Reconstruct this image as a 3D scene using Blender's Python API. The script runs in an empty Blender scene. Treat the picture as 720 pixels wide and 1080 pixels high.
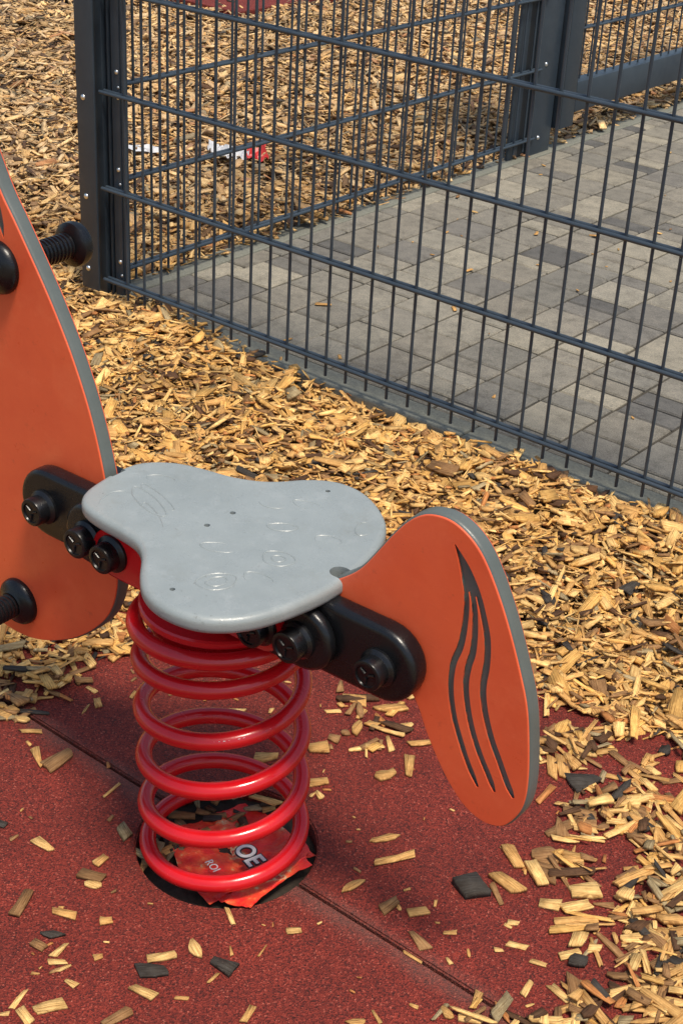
import bpy, bmesh, math, random
import numpy as np
from mathutils import Vector, Matrix
random.seed(7); rng=np.random.default_rng(11)
S=bpy.context.scene; COL=S.collection
R_=math.radians
# ------------------------------------------------------------------ helpers
def new_mat(name):
    m=bpy.data.materials.new(name); m.use_nodes=True; nt=m.node_tree
    return m,nt,nt.nodes['Principled BSDF']
def N(nt,t,**k):
    n=nt.nodes.new(t)
    for a,b in k.items():
        if a in n.inputs.keys() if hasattr(n.inputs,'keys') else False: n.inputs[a].default_value=b
        else: setattr(n,a,b)
    return n
def noise(nt,scale,detail=4,rough=.6,vec=None):
    n=nt.nodes.new('ShaderNodeTexNoise'); n.inputs['Scale'].default_value=scale
    n.inputs['Detail'].default_value=detail; n.inputs['Roughness'].default_value=rough
    if vec is None:
        tc=nt.nodes.new('ShaderNodeTexCoord'); vec=tc.outputs['Object']
    nt.links.new(vec,n.inputs['Vector']); return n
def ramp(nt,fac,stops):
    r=nt.nodes.new('ShaderNodeValToRGB'); e=r.color_ramp.elements
    while len(e)<len(stops): e.new(.5)
    for i,(p,c) in enumerate(stops):
        e[i].position=p; e[i].color=(c[0],c[1],c[2],1) if hasattr(c,'__len__') else (c,c,c,1)
    nt.links.new(fac,r.inputs['Fac']); return r
def bump(nt,h,strength,dist,bsdf,prev=None):
    b=nt.nodes.new('ShaderNodeBump'); b.inputs['Strength'].default_value=strength; b.inputs['Distance'].default_value=dist
    nt.links.new(h,b.inputs['Height'])
    if prev is not None: nt.links.new(prev,b.inputs['Normal'])
    if bsdf is not None: nt.links.new(b.outputs['Normal'],bsdf.inputs['Normal'])
    return b.outputs['Normal']
def mixc(nt,fac,a,b,mode='MIX'):
    m=nt.nodes.new('ShaderNodeMix'); m.data_type='RGBA'; m.blend_type=mode
    for s,v in ((0,fac),(6,a),(7,b)):
        if isinstance(v,bpy.types.NodeSocket): nt.links.new(v,m.inputs[s])
        elif s==0: m.inputs[0].default_value=v
        else: m.inputs[s].default_value=(*v,1)
    return m.outputs[2]
def worn_plastic(name,c1,c2,rough=(.3,.5),grain=900,gb=.15,scr=True,spec=.5,dirt=None,scuff=None):
    m,nt,b=new_mat(name)
    n=noise(nt,9,6,.65); col=mixc(nt,ramp(nt,n.outputs['Fac'],[(.35,0),(.7,1)]).outputs['Color'],c1,c2)
    if dirt:
        n3=noise(nt,60,5,.75); col=mixc(nt,ramp(nt,n3.outputs['Fac'],[(.62,0),(.78,.55)]).outputs['Color'],col,dirt)
    if scuff:
        for sc_,lo,hi,cc,am in scuff:
            q=noise(nt,sc_,7,.8); col=mixc(nt,ramp(nt,q.outputs['Fac'],[(lo,0),(hi,am)]).outputs['Color'],col,cc)
    nt.links.new(col,b.inputs['Base Color'])
    n2=noise(nt,35,6,.7); rr=ramp(nt,n2.outputs['Fac'],[(.3,rough[0]),(.7,rough[1])]); nt.links.new(rr.outputs['Color'],b.inputs['Roughness'])
    b.inputs['Specular IOR Level'].default_value=spec
    g=noise(nt,grain,2,.6); p=bump(nt,g.outputs['Fac'],gb,.0004,None)
    if scr:
        tc=nt.nodes.new('ShaderNodeTexCoord'); mp=nt.nodes.new('ShaderNodeMapping'); mp.inputs['Scale'].default_value=(14,160,160); mp.inputs['Rotation'].default_value=(.3,.4,.9)
        nt.links.new(tc.outputs['Object'],mp.inputs['Vector'])
        s=noise(nt,3,3,.5,mp.outputs['Vector']); sr=ramp(nt,s.outputs['Fac'],[(.66,0),(.70,1)])
        p=bump(nt,sr.outputs['Color'],.25,.0004,None,p)
    nt.links.new(p,b.inputs['Normal'])
    return m
def tag(o,label,cat,group=None,kind=None):
    if label: o['label']=label
    if cat: o['category']=cat
    if group: o['group']=group
    if kind: o['kind']=kind
    return o
def empty(name,loc,rz=0):
    o=bpy.data.objects.new(name,None); COL.objects.link(o); o.location=loc; o.rotation_euler=(0,0,rz); o.empty_display_size=.05; return o
def mesh_obj(name,me,mat,parent=None,smooth=None):
    if mat is not None and not me.materials: me.materials.append(mat)
    o=bpy.data.objects.new(name,me); COL.objects.link(o)
    if parent is not None: o.parent=parent
    if smooth is not None:
        me.polygons.foreach_set('use_smooth',[True]*len(me.polygons)); me.set_sharp_from_angle(angle=R_(smooth))
        for f in me.polygons:
            if len(f.vertices)>60: f.use_smooth=False
    return o
class MB:
    def __init__(s): s.v=[]; s.f=[]
    def add(s,v,f):
        o=len(s.v); s.v+= [tuple(p) for p in v]; s.f+=[tuple(i+o for i in q) for q in f]
    def box(s,x0,x1,y0,y1,z0,z1,b=0):
        if b<=0:
            v=[(x,y,z) for z in(z0,z1) for x,y in((x0,y0),(x1,y0),(x1,y1),(x0,y1))]
            s.add(v,[(3,2,1,0),(4,5,6,7),(0,1,5,4),(1,2,6,5),(2,3,7,6),(3,0,4,7)]); return
        bm=bmesh.new(); bmesh.ops.create_cube(bm,size=1)
        for q in bm.verts: q.co=Vector(((x0+x1)/2+q.co.x*(x1-x0),(y0+y1)/2+q.co.y*(y1-y0),(z0+z1)/2+q.co.z*(z1-z0)))
        bmesh.ops.bevel(bm,geom=bm.edges[:],offset=b,segments=2,affect='EDGES',profile=.5)
        bm.verts.index_update(); s.add([q.co[:] for q in bm.verts],[[q.index for q in f.verts] for f in bm.faces]); bm.free()
    def tube(s,pts,r,n=10,cap=True,closed=False):
        pts=[Vector(p) for p in pts]; m=len(pts); V=[];F=[]
        up=None
        for i,p in enumerate(pts):
            t=(pts[min(i+1,m-1)]-pts[max(i-1,0)]).normalized()
            if up is None:
                up=Vector((0,0,1)) if abs(t.z)<.9 else Vector((1,0,0))
            a=(up-t*up.dot(t)).normalized(); up=a; c=t.cross(a)
            rr=r[i] if hasattr(r,'__len__') else r
            for k in range(n):
                q=2*math.pi*k/n; V.append(p+a*math.cos(q)*rr+c*math.sin(q)*rr)
        for i in range(m-1):
            for k in range(n):
                k2=(k+1)%n; F.append((i*n+k,i*n+k2,(i+1)*n+k2,(i+1)*n+k))
        if cap: F.append(tuple(range(n))[::-1]); F.append(tuple((m-1)*n+k for k in range(n)))
        s.add(V,F)
    def lathe(s,prof,org,axis,n=28):
        # prof: (r, t) along axis
        ax=Vector(axis).normalized(); a=Vector((0,0,1)) if abs(ax.z)<.9 else Vector((1,0,0)); a=(a-ax*a.dot(ax)).normalized(); c=ax.cross(a)
        V=[];F=[];o=Vector(org)
        for r,t in prof:
            for k in range(n):
                q=2*math.pi*k/n; V.append(o+ax*t+a*math.cos(q)*r+c*math.sin(q)*r)
        m=len(prof)
        for i in range(m-1):
            for k in range(n):
                k2=(k+1)%n; F.append((i*n+k,i*n+k2,(i+1)*n+k2,(i+1)*n+k))
        F.append(tuple(range(n))[::-1]); F.append(tuple((m-1)*n+k for k in range(n)))
        s.add(V,F)
    def mesh(s,name='m'):
        me=bpy.data.meshes.new(name); me.from_pydata(s.v,[],s.f); me.validate(); 
        bm=bmesh.new(); bm.from_mesh(me); bmesh.ops.recalc_face_normals(bm,faces=bm.faces); bm.to_mesh(me); bm.free()
        return me
    def build(s,name,mat,parent=None,smooth=None):
        return mesh_obj(name,s.mesh(name),mat,parent,smooth)
def smooth_closed(P,n=6):
    P=[np.array(p,float) for p in P]; m=len(P); o=[]
    for i in range(m):
        a,b,c,d=P[i-1],P[i],P[(i+1)%m],P[(i+2)%m]
        for k in range(n):
            t=k/n; o.append(.5*((2*b)+(-a+c)*t+(2*a-5*b+4*c-d)*t*t+(-a+3*b-3*c+d)*t**3))
    return np.array(o)
def smooth_open(P,n=6):
    P=[np.array(p,float) for p in P]; P=[2*P[0]-P[1]]+P+[2*P[-1]-P[-2]]; o=[]
    for i in range(1,len(P)-2):
        a,b,c,d=P[i-1],P[i],P[i+1],P[i+2]
        for k in range(n):
            t=k/n; o.append(.5*((2*b)+(-a+c)*t+(2*a-5*b+4*c-d)*t*t+(-a+3*b-3*c+d)*t**3))
    o.append(P[-2]); return np.array(o)
def relax(P,it=2):
    for _ in range(it): P=.5*P+.25*np.roll(P,1,0)+.25*np.roll(P,-1,0)
    return P
def inset(P,d):
    t=np.roll(P,-1,0)-np.roll(P,1,0); t/=np.linalg.norm(t,axis=1)[:,None]
    n=np.stack([-t[:,1],t[:,0]],1)
    area=.5*np.sum(P[:,0]*np.roll(P[:,1],-1)-np.roll(P[:,0],-1)*P[:,1])
    return P+n*d*(1 if area>0 else -1)
def slab(mb,P,h0,h1,r,place,seg=4):
    """outline P extruded between h0 and h1 with rounded rims; place(a,b,h)->xyz"""
    n=len(P); rings=[]
    for k in range(seg+1):
        q=math.pi/2*k/seg; rings.append((inset(P,r*(1-math.sin(q))),h0+r*(1-math.cos(q))))
    for k in range(seg,-1,-1):
        q=math.pi/2*k/seg; rings.append((inset(P,r*(1-math.sin(q))),h1-r*(1-math.cos(q))))
    V=[place(a,b,h) for ring,h in rings for a,b in ring]; F=[]
    m=len(rings)
    for i in range(m-1):
        for k in range(n):
            k2=(k+1)%n; F.append((i*n+k,i*n+k2,(i+1)*n+k2,(i+1)*n+k))
    F.append(tuple(range(n))[::-1]); F.append(tuple((m-1)*n+k for k in range(n)))
    mb.add(V,F)
def boolean(ob,cutters):
    for c in cutters:
        md=ob.modifiers.new('b','BOOLEAN'); md.operation='DIFFERENCE'; md.object=c; md.solver='EXACT'
        bpy.context.view_layer.update(); dg=bpy.context.evaluated_depsgraph_get()
        me=bpy.data.meshes.new_from_object(ob.evaluated_get(dg)); ob.modifiers.clear(); ob.data=me
def flatten(me):
    for f in me.polygons:
        if len(f.vertices)>8 or f.area>4e-4 or max(abs(c) for c in f.normal)>.9995: f.use_smooth=False
# ------------------------------------------------------------------ camera
f,pt,ro,hd=1.596611,0.504332,0.0573946,-0.6604289
Fv=Vector((math.sin(hd)*math.cos(pt),math.cos(hd)*math.cos(pt),-math.sin(pt)))
rt=Vector((math.cos(hd),-math.sin(hd),0)); up=rt.cross(Fv)
Rv=math.cos(ro)*rt+math.sin(ro)*up; Uv=-math.sin(ro)*rt+math.cos(ro)*up
CAM=Vector((2.24734,-2.10894,1.211336))
cd=bpy.data.cameras.new('camera'); cam=bpy.data.objects.new('camera',cd); COL.objects.link(cam)
cam.matrix_world=Matrix(((Rv.x,Uv.x,-Fv.x,CAM.x),(Rv.y,Uv.y,-Fv.y,CAM.y),(Rv.z,Uv.z,-Fv.z,CAM.z),(0,0,0,1)))
cd.sensor_fit='VERTICAL'; cd.sensor_height=36; cd.lens=f*1000/1080*36; cd.clip_start=.05; cd.clip_end=2000
S.camera=cam
def px(P):
    v=Vector(P)-CAM; d=v.dot(Fv)
    if d<=0: return (-999,-999)
    return 360+1596.6*v.dot(Rv)/d, 540-1596.6*v.dot(Uv)/d
# ------------------------------------------------------------------ light
SUN=Vector((.37,-.16,1.0)).normalized()
el=math.asin(SUN.z); az=math.atan2(SUN.x,SUN.y)
w=bpy.data.worlds.new('World'); S.world=w; w.use_nodes=True; nt=w.node_tree
bg=nt.nodes['Background']; sk=nt.nodes.new('ShaderNodeTexSky'); sk.sky_type='NISHITA'; sk.sun_disc=False
sk.sun_elevation=el; sk.sun_rotation=az; sk.air_density=1.2; sk.dust_density=2.5
nt.links.new(sk.outputs['Color'],bg.inputs['Color']); bg.inputs['Strength'].default_value=.125
sd=bpy.data.lights.new('sun','SUN'); sd.energy=3.3; sd.angle=R_(11); sd.color=(1,.90,.76)
so=bpy.data.objects.new('sun',sd); COL.objects.link(so); so.rotation_euler=SUN.to_track_quat('Z','Y').to_euler(); so.location=(3,-3,6)
S.view_settings.view_transform='Standard'; S.view_settings.look='None'; S.view_settings.gamma=1; S.view_settings.exposure=0.3
# ------------------------------------------------------------------ materials
M={}
M['seat']=worn_plastic('grey_hdpe',(.215,.245,.245),(.262,.295,.295),(.2,.46),grain=600,gb=.45,dirt=(.13,.14,.125),scuff=[(30,.52,.68,(.33,.36,.36),.45),(16,.55,.72,(.18,.19,.17),.45),(120,.60,.68,(.08,.08,.07),.7),(260,.60,.68,(.42,.45,.45),.5)])
M['core']=worn_plastic('grey_core',(.085,.10,.093),(.12,.135,.125),(.3,.5),grain=600,gb=.4)
M['orange']=worn_plastic('orange_hdpe',(.70,.100,.036),(.78,.128,.045),(.26,.5),grain=700,gb=.25,dirt=(.36,.06,.03),scuff=[(7,.52,.68,(.80,.17,.07),.45),(11,.60,.72,(.30,.055,.025),.35),(150,.66,.72,(.12,.03,.02),.6)])
M['black']=worn_plastic('black_plastic',(.0035,.0038,.0045),(.008,.0085,.010),(.2,.36),grain=500,gb=.3,spec=.4)
M['red']=worn_plastic('red_powder_coat',(.50,.005,.009),(.60,.010,.014),(.12,.30),grain=350,gb=.12,spec=.6,scr=False,dirt=(.24,.02,.018))
M['fence']=worn_plastic('anthracite_powder_coat',(.024,.036,.050),(.040,.056,.072),(.32,.5),grain=500,gb=.2,scr=False)
M['gap_shade']=worn_plastic('painted_gap_shade',(.010,.012,.015),(.014,.017,.02),(.5,.6),grain=500,gb=.1,scr=False)  # near-black colour paints in the shade of the gaps between post bars
m,nt,b=new_mat('steel_rivet'); b.inputs['Metallic'].default_value=1; b.inputs['Base Color'].default_value=(.75,.75,.73,1); b.inputs['Roughness'].default_value=.28; M['rivet']=m
# wood chips
def chip_mat(name,attr=True,colr=None):
    m,nt,b=new_mat(name)
    uv=nt.nodes.new('ShaderNodeUVMap'); mp=nt.nodes.new('ShaderNodeMapping'); mp.inputs['Scale'].default_value=(22,620,1)
    nt.links.new(uv.outputs['UV'],mp.inputs['Vector'])
    g=noise(nt,1,4,.7,mp.outputs['Vector'])
    mp2=nt.nodes.new('ShaderNodeMapping'); mp2.inputs['Scale'].default_value=(90,90,1); nt.links.new(uv.outputs['UV'],mp2.inputs['Vector'])
    g2=noise(nt,1,3,.6,mp2.outputs['Vector'])
    if attr:
        a=nt.nodes.new('ShaderNodeAttribute'); a.attribute_name='tint'; base=a.outputs['Color']
    else:
        c=nt.nodes.new('ShaderNodeRGB'); c.outputs[0].default_value=(*colr,1); base=c.outputs[0]
    gr=ramp(nt,g.outputs['Fac'],[(.30,(.26,.18,.12)),(.46,(.80,.74,.66)),(.56,(1.0,.99,.97)),(.75,(1.2,1.18,1.1))])
    gs=ramp(nt,g2.outputs['Fac'],[(.35,(.72,.66,.60)),(.6,(1,1,1))])
    c1=mixc(nt,1.0,base,gr.outputs['Color'],'MULTIPLY'); c2=mixc(nt,.8,c1,gs.outputs['Color'],'MULTIPLY')
    nt.links.new(c2,b.inputs['Base Color']); b.inputs['Roughness'].default_value=.72; b.inputs['Specular IOR Level'].default_value=.3
    bump(nt,g.outputs['Fac'],1.0,.0018,b)
    return m
M['chips']=chip_mat('wood_chip')
# ground below the chips
m,nt,b=new_mat('mulch_soil')
tc=nt.nodes.new('ShaderNodeTexCoord')
v=nt.nodes.new('ShaderNodeTexVoronoi'); v.inputs['Scale'].default_value=55; v.inputs['Randomness'].default_value=1
mp=nt.nodes.new('ShaderNodeMapping'); mp.inputs['Scale'].default_value=(1,.45,1); nt.links.new(tc.outputs['Object'],mp.inputs['Vector']); nt.links.new(mp.outputs['Vector'],v.inputs['Vector'])
sx=nt.nodes.new('ShaderNodeSeparateColor'); nt.links.new(v.outputs['Color'],sx.inputs[0])
cr=ramp(nt,sx.outputs[0],[(.0,(.03,.017,.009)),(.35,(.10,.055,.025)),(.6,(.22,.13,.06)),(.85,(.40,.26,.12)),(1,(.5,.36,.19))])
nt.links.new(cr.outputs['Color'],b.inputs['Base Color']); b.inputs['Roughness'].default_value=.9
bump(nt,sx.outputs[1],.8,.01,b); M['soil']=m
# rubber
m,nt,b=new_mat('red_rubber_granulate')
tc=nt.nodes.new('ShaderNodeTexCoord')
v=nt.nodes.new('ShaderNodeTexVoronoi'); v.inputs['Scale'].default_value=560; nt.links.new(tc.outputs['Object'],v.inputs['Vector'])
sx=nt.nodes.new('ShaderNodeSeparateColor'); nt.links.new(v.outputs['Color'],sx.inputs[0])
cr=ramp(nt,sx.outputs[0],[(.0,(.055,.009,.006)),(.3,(.13,.0155,.010)),(.7,(.195,.024,.013)),(.95,(.26,.035,.021)),(1,(.38,.10,.065))])
n=noise(nt,7,5,.65); nn=ramp(nt,n.outputs['Fac'],[(.3,(.72,.70,.70)),(.7,(1.15,1.12,1.1))])
c=mixc(nt,1,cr.outputs['Color'],nn.outputs['Color'],'MULTIPLY')
nd=noise(nt,2.5,6,.7); c=mixc(nt,ramp(nt,nd.outputs['Fac'],[(.6,0),(.8,.12)]).outputs['Color'],c,(.19,.09,.06))
sp=nt.nodes.new('ShaderNodeSeparateXYZ'); nt.links.new(tc.outputs['Object'],sp.inputs[0])
def mth(op,a,b_):
    q=nt.nodes.new('ShaderNodeMath'); q.operation=op
    for i,v_ in ((0,a),(1,b_)):
        if isinstance(v_,bpy.types.NodeSocket): nt.links.new(v_,q.inputs[i])
        else: q.inputs[i].default_value=v_
    return q.outputs[0]
ns=noise(nt,16,5,.7); dd=mth('ABSOLUTE',mth('ADD',sp.outputs['Y'],1.0895+.006),0); dd=mth('SUBTRACT',mth('MULTIPLY',ns.outputs['Fac'],.05),dd)
dm=ramp(nt,mth('MULTIPLY',dd,45),[(.0,0),(1,.42)]); c=mixc(nt,dm.outputs['Color'],c,(.13,.075,.058))
nt.links.new(c,b.inputs['Base Color']); b.inputs['Roughness'].default_value=.78; b.inputs['Specular IOR Level'].default_value=.35
p=bump(nt,v.outputs['Distance'],.9,.0018,None); n3=noise(nt,160,4,.6); bump(nt,n3.outputs['Fac'],.5,.002,b,p); M['rubber']=m
# pavers
m,nt,b=new_mat('concrete_paver')
a=nt.nodes.new('ShaderNodeAttribute'); a.attribute_name='tint'
n=noise(nt,420,3,.7); g=ramp(nt,n.outputs['Fac'],[(.3,(.55,.55,.55)),(.5,(1,1,1)),(.72,(1.55,1.5,1.42))])
c=mixc(nt,1,a.outputs['Color'],g.outputs['Color'],'MULTIPLY')
n2=noise(nt,22,8,.78); g2=ramp(nt,n2.outputs['Fac'],[(.32,(.58,.57,.54)),(.5,(.98,.98,.96)),(.68,(1.22,1.2,1.15))]); c=mixc(nt,1,c,g2.outputs['Color'],'MULTIPLY')
nt.links.new(c,b.inputs['Base Color']); b.inputs['Roughness'].default_value=.85; bump(nt,n.outputs['Fac'],.5,.0015,b); M['paver']=m
def concrete(name,c1,c2,sc=200):
    m,nt,b=new_mat(name); n=noise(nt,sc,4,.7); n2=noise(nt,12,5,.6)
    c=mixc(nt,n2.outputs['Fac'],c1,c2); g=ramp(nt,n.outputs['Fac'],[(.3,(.7,.7,.7)),(.7,(1.2,1.2,1.2))])
    c=mixc(nt,1,c,g.outputs['Color'],'MULTIPLY'); nt.links.new(c,b.inputs['Base Color']); b.inputs['Roughness'].default_value=.9; bump(nt,n.outputs['Fac'],.5,.0015,b); return m
M['kerb']=concrete('kerb_concrete',(.13,.135,.105),(.20,.20,.165))
M['sand']=concrete('joint_sand',(.035,.03,.022),(.075,.065,.048),600)
# ------------------------------------------------------------------ setting
HX,HY,HR=1.317,-1.0945,.1065
def fast_mesh(name,V,faces_flat,starts,totals):
    me=bpy.data.meshes.new(name); me.vertices.add(len(V)); me.vertices.foreach_set('co',V.astype(np.float32).ravel())
    me.loops.add(len(faces_flat)); me.loops.foreach_set('vertex_index',faces_flat.astype(np.int32))
    me.polygons.add(len(starts)); me.polygons.foreach_set('loop_start',starts.astype(np.int32))
    me.update(calc_edges=True); return me
# terrain sheet reaching the horizon, lower under mat and paving
mb=MB(); e=400
xs=[-e,-60,-12,-6]+list(np.arange(-5,3.01,.25))+[4,8,30,e]; ys=[-e,-60,-10,-4]+list(np.arange(-3,7.01,.25))+[9,14,40,e]
V=[(x,y,-.05-.004*math.sin(x*3+y*2)) for y in ys for x in xs]; nx=len(xs)
mb.add(V,[(j*nx+i,j*nx+i+1,(j+1)*nx+i+1,(j+1)*nx+i) for j in range(len(ys)-1) for i in range(nx-1)])
tag(mb.build('ground',M['soil']),'brown mulched soil of the playground under the wood chips',None,kind='structure')
# rubber tiles with a half hole each
def tile(name,x0,x1,y0,y1,side):
    pts=[]
    cut=math.sqrt(HR*HR-(y1-HY)**2) if side<0 else math.sqrt(HR*HR-(y0-HY)**2)
    if side<0:
        pts=[(x0,y0),(x1,y0),(x1,y1),(HX+cut,y1)]
        a0=math.atan2(y1-HY,cut); a1=-math.pi-a0
        for k in range(1,28): q=a0+(a1-a0)*k/28; pts.append((HX+HR*math.cos(q),HY+HR*math.sin(q)))
        pts+=[(HX-cut,y1),(x0,y1)]
    else:
        pts=[(x0,y1),(x0,y0),(HX-cut,y0)]
        a0=math.atan2(y0-HY,-cut); a0=a0 if a0>0 else a0+2*math.pi; a1=math.pi-a0
        for k in range(1,28): q=a0+(a1-a0)*k/28; pts.append((HX+HR*math.cos(q),HY+HR*math.sin(q)))
        pts+=[(HX+cut,y0),(x1,y0),(x1,y1)]
    bm=bmesh.new(); vs=[bm.verts.new((x,y,0)) for x,y in pts]; fa=bm.faces.new(vs); bmesh.ops.recalc_face_normals(bm,faces=[fa])
    if fa.normal.z<0: fa.normal_flip()
    r=bmesh.ops.extrude_face_region(bm,geom=[fa])
    for v in r['geom']:
        if isinstance(v,bmesh.types.BMVert): v.co.z=-.045
    bm.normal_update(); bmesh.ops.recalc_face_normals(bm,faces=bm.faces)
    ed=[e for e in bm.edges if all(v.co.z>-.001 for v in e.verts) and len(e.link_faces)==2 and any(abs(f.normal.z)<.5 for f in e.link_faces)]
    bmesh.ops.bevel(bm,geom=ed,offset=.0022,segments=2,affect='EDGES')
    me=bpy.data.meshes.new(name); bm.to_mesh(me); bm.free(); return mesh_obj(name,me,M['rubber'])
SY=-1.0895
tag(tile('rubber_mat',.74,2.05,-2.1,SY-.0022,-1),'red rubber granulate tile in front of the seam, nearest to the viewer',None,kind='structure')
tag(tile('rubber_mat',.74,2.05,SY+.0022,-.52,1),'red rubber granulate tile behind the seam, edged by wood chips',None,kind='structure')
mb=MB(); mb.box(-2.75,-1.95,2.45,3.3,-.03,.028,.003)
tag(mb.build('rubber_mat',M['rubber']),'distant dark red rubber tile among wood chips behind the fence',None,kind='structure')
# dirt at the bottom of the spring pit
mb=MB(); n=40; V=[(HX,HY,-.014)]
for rr in(.05,.09,.13):
    for k in range(n): V.append((HX+rr*math.cos(k*2*math.pi/n),HY+rr*math.sin(k*2*math.pi/n),-.016-.004*random.random()-(.008 if rr>.1 else 0)))
F=[(0,1+k,1+(k+1)%n) for k in range(n)]
for j in range(2):
    for k in range(n): a=1+j*n+k; c=1+j*n+(k+1)%n; F.append((a,a+n,c+n,c))
mb.add(V,F); M['pit']=concrete('pit_dirt',(.02,.014,.010),(.05,.035,.022),150)
tag(mb.build('pit_floor',M['pit']),'dark dirt at the bottom of the round pit under the spring',None,kind='structure')
# paving: one mesh of bevelled concrete blocks
PITCH=.1275; X0=1.017-9*PITCH
V=[];F=[];T=[]
pal=[(.17,.158,.132),(.205,.19,.155),(.135,.127,.112),(.235,.215,.17),(.092,.089,.083),(.18,.165,.135),(.15,.142,.122)]
def block(x0,x1,y0,y1,c):
    g=random.uniform(.0022,.0034); b=.0032; z=random.uniform(-.0012,.0012); x0+=g;x1-=g;y0+=g;y1-=g
    o=len(V)
    for zz,i in((-.06,0),(z-b,0),(z,b)):
        for x,y in((x0+i,y0+i),(x1-i,y0+i),(x1-i,y1-i),(x0+i,y1-i)): V.append((x+random.uniform(-.0004,.0004),y+random.uniform(-.0004,.0004),zz+random.uniform(-.0002,.0002)))
    for j in(0,4):
        for k in range(4): k2=(k+1)%4; F.append((o+j+k,o+j+k2,o+j+4+k2,o+j+4+k))
    F.append((o+8,o+9,o+10,o+11)); T.extend([c]*12)
def colr():
    c=random.choices(pal,weights=[5,5,3,3,1.3,5,4])[0]; k=random.uniform(.9,1.1); return (c[0]*k,c[1]*k,c[2]*k)
for i in range(32):
    xa=X0+i*PITCH; xb=xa+PITCH
    if i==0: xa=-.062
    y=.0665 if i%3 else .0665-.0
    first=True
    while y<7:
        L=random.choices([.0625,.125,.1875],weights=[.34,.60,.06])[0]
        if first: L=random.choice([.055,.0585,.12,.183]); first=False
        block(xa,xb,y,y+L,colr()); y+=L
me=bpy.data.meshes.new('paving'); me.from_pydata(V,[],F); at=me.color_attributes.new('tint','FLOAT_COLOR','POINT')
at.data.foreach_set('color',np.array([(*c,1) for c in T],dtype=np.float32).ravel())
tag(mesh_obj('paving',me,M['paver']),'grey concrete block paving inside the fence corner',None,kind='structure')
mb=MB(); mb.box(-.062,4.02,.067,7,-.07,-.0065)
tag(mb.build('joint_sand_bed',M['sand']),'dark sand in the joints of the block paving',None,kind='structure')
mb=MB()
x=-.125
while x<4: mb.box(x,x+.9965,0,.0635,-.2,.001,.004); x+=1
tag(mb.build('kerb',M['kerb']),'thin grey-green concrete kerb along the near fence panel',None,kind='structure')
mb=MB(); y=.068
while y<7: mb.box(-.128,-.0645,y,y+.9965,-.2,-.001,.004); y+=1
tag(mb.build('kerb',M['kerb']),'thin concrete kerb along the side fence and gate, edged by chips',None,kind='structure')
# ------------------------------------------------------------------ wood chips
NV=8
def make_chips(P,Ln,Wd,Th,yaw,pitch,roll,tint):
    n=len(P)
    # 8-point outline, pointed or blunt ends
    u=np.array([-1,-.55,.15,.75,1,.6,-.1,-.8]); v=np.array([.15,-.9,-1,-.8,.1,.9,1,.85])
    U=u[None]+rng.normal(0,.13,(n,8)); Vv=v[None]*(1+rng.normal(0,.14,(n,8)))
    blunt=rng.random(n)<.86
    U[blunt]=np.array([-1,-.99,.0,.99,1,.99,.05,-.99])+rng.normal(0,.05,(blunt.sum(),8)); Vv[blunt]=np.array([0,-.97,-1,-.97,0,.98,1,.97])+rng.normal(0,.05,(blunt.sum(),8))
    X=U*Ln[:,None]/2; Y=Vv*Wd[:,None]/2
    sh=rng.normal(0,.33,n); X=X+sh[:,None]*Y; tp_=rng.normal(0,.22,n); Y=Y*(1+tp_[:,None]*U)
    bend=rng.normal(0,1,n)*1.6; skew=rng.normal(0,.16,n)
    Y=Y+skew[:,None]*X*.5
    zt=bend[:,None]*X*X+Th[:,None]*(.5+rng.normal(0,.13,(n,8))); zb=bend[:,None]*X*X-Th[:,None]*(.5+rng.normal(0,.13,(n,8)))
    L=np.concatenate([np.stack([X,Y,zb],2),np.stack([X*.985,Y*.96,zt],2)],1) # n,16,3
    cy,sy,cp,sp,cr,sr=[g(a) for a in(yaw,pitch,roll) for g in(np.cos,np.sin)]
    x,y,z=L[...,0],L[...,1],L[...,2]
    y,z=y*cr[:,None]-z*sr[:,None],y*sr[:,None]+z*cr[:,None]
    x,z=x*cp[:,None]+z*sp[:,None],-x*sp[:,None]+z*cp[:,None]
    x,y=x*cy[:,None]-y*sy[:,None],x*sy[:,None]+y*cy[:,None]
    W=np.stack([x,y,z],2)
    return W,L
fl=[]; 
fl+=list(range(7,-1,-1))+list(range(8,16))
for k in range(8): k2=(k+1)%8; fl+=[k,k2,8+k2,8+k]
FL=np.array(fl); FS=np.array([0,8]+[16+4*k for k in range(8)])
def chips_mesh(name,W,L,tint):
    n=len(W); V=W.reshape(-1,3); ff=(FL[None]+16*np.arange(n)[:,None]).ravel(); st=(FS[None]+48*np.arange(n)[:,None]).ravel()
    me=fast_mesh(name,V,ff,st,None)
    uvl=me.uv_layers.new(name='UVMap'); off=rng.random((n,1,2))*50
    uv=(L[:,:,:2]+off).reshape(-1,2)[ff]; uvl.data.foreach_set('uv',uv.astype(np.float32).ravel())
    at=me.color_attributes.new('tint','FLOAT_COLOR','POINT')
    c=np.ones((n,16,4),np.float32); c[...,:3]=tint[:,None]; at.data.foreach_set('color',c.ravel())
    me.materials.append(M['chips']); return me
PAL={'P':(.90,.60,.235),'T':(.68,.40,.14),'B':(.34,.19,.08),'D':(.060,.053,.046),'O':(.58,.25,.08),'G':(.40,.32,.18),'K':(.11,.055,.025),'Y':(.82,.49,.15)}
keys=['P','T','B','D','O','G','K','Y']
def tints(n,wts):
    w_=np.array(wts,float); w_/=w_.sum(); k=rng.choice(len(keys),n,p=w_)
    c=np.array([PAL[q] for q in keys])[k]; c=c*(rng.normal(1,.14,(n,1)).clip(.6,1.4)); return c,k
def surf(x,y):
    return .006*np.sin(x*7.1+y*3.3)+.006*np.sin(y*9.2-x*4.1+1)+.005*np.sin(x*15+y*13)
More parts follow.
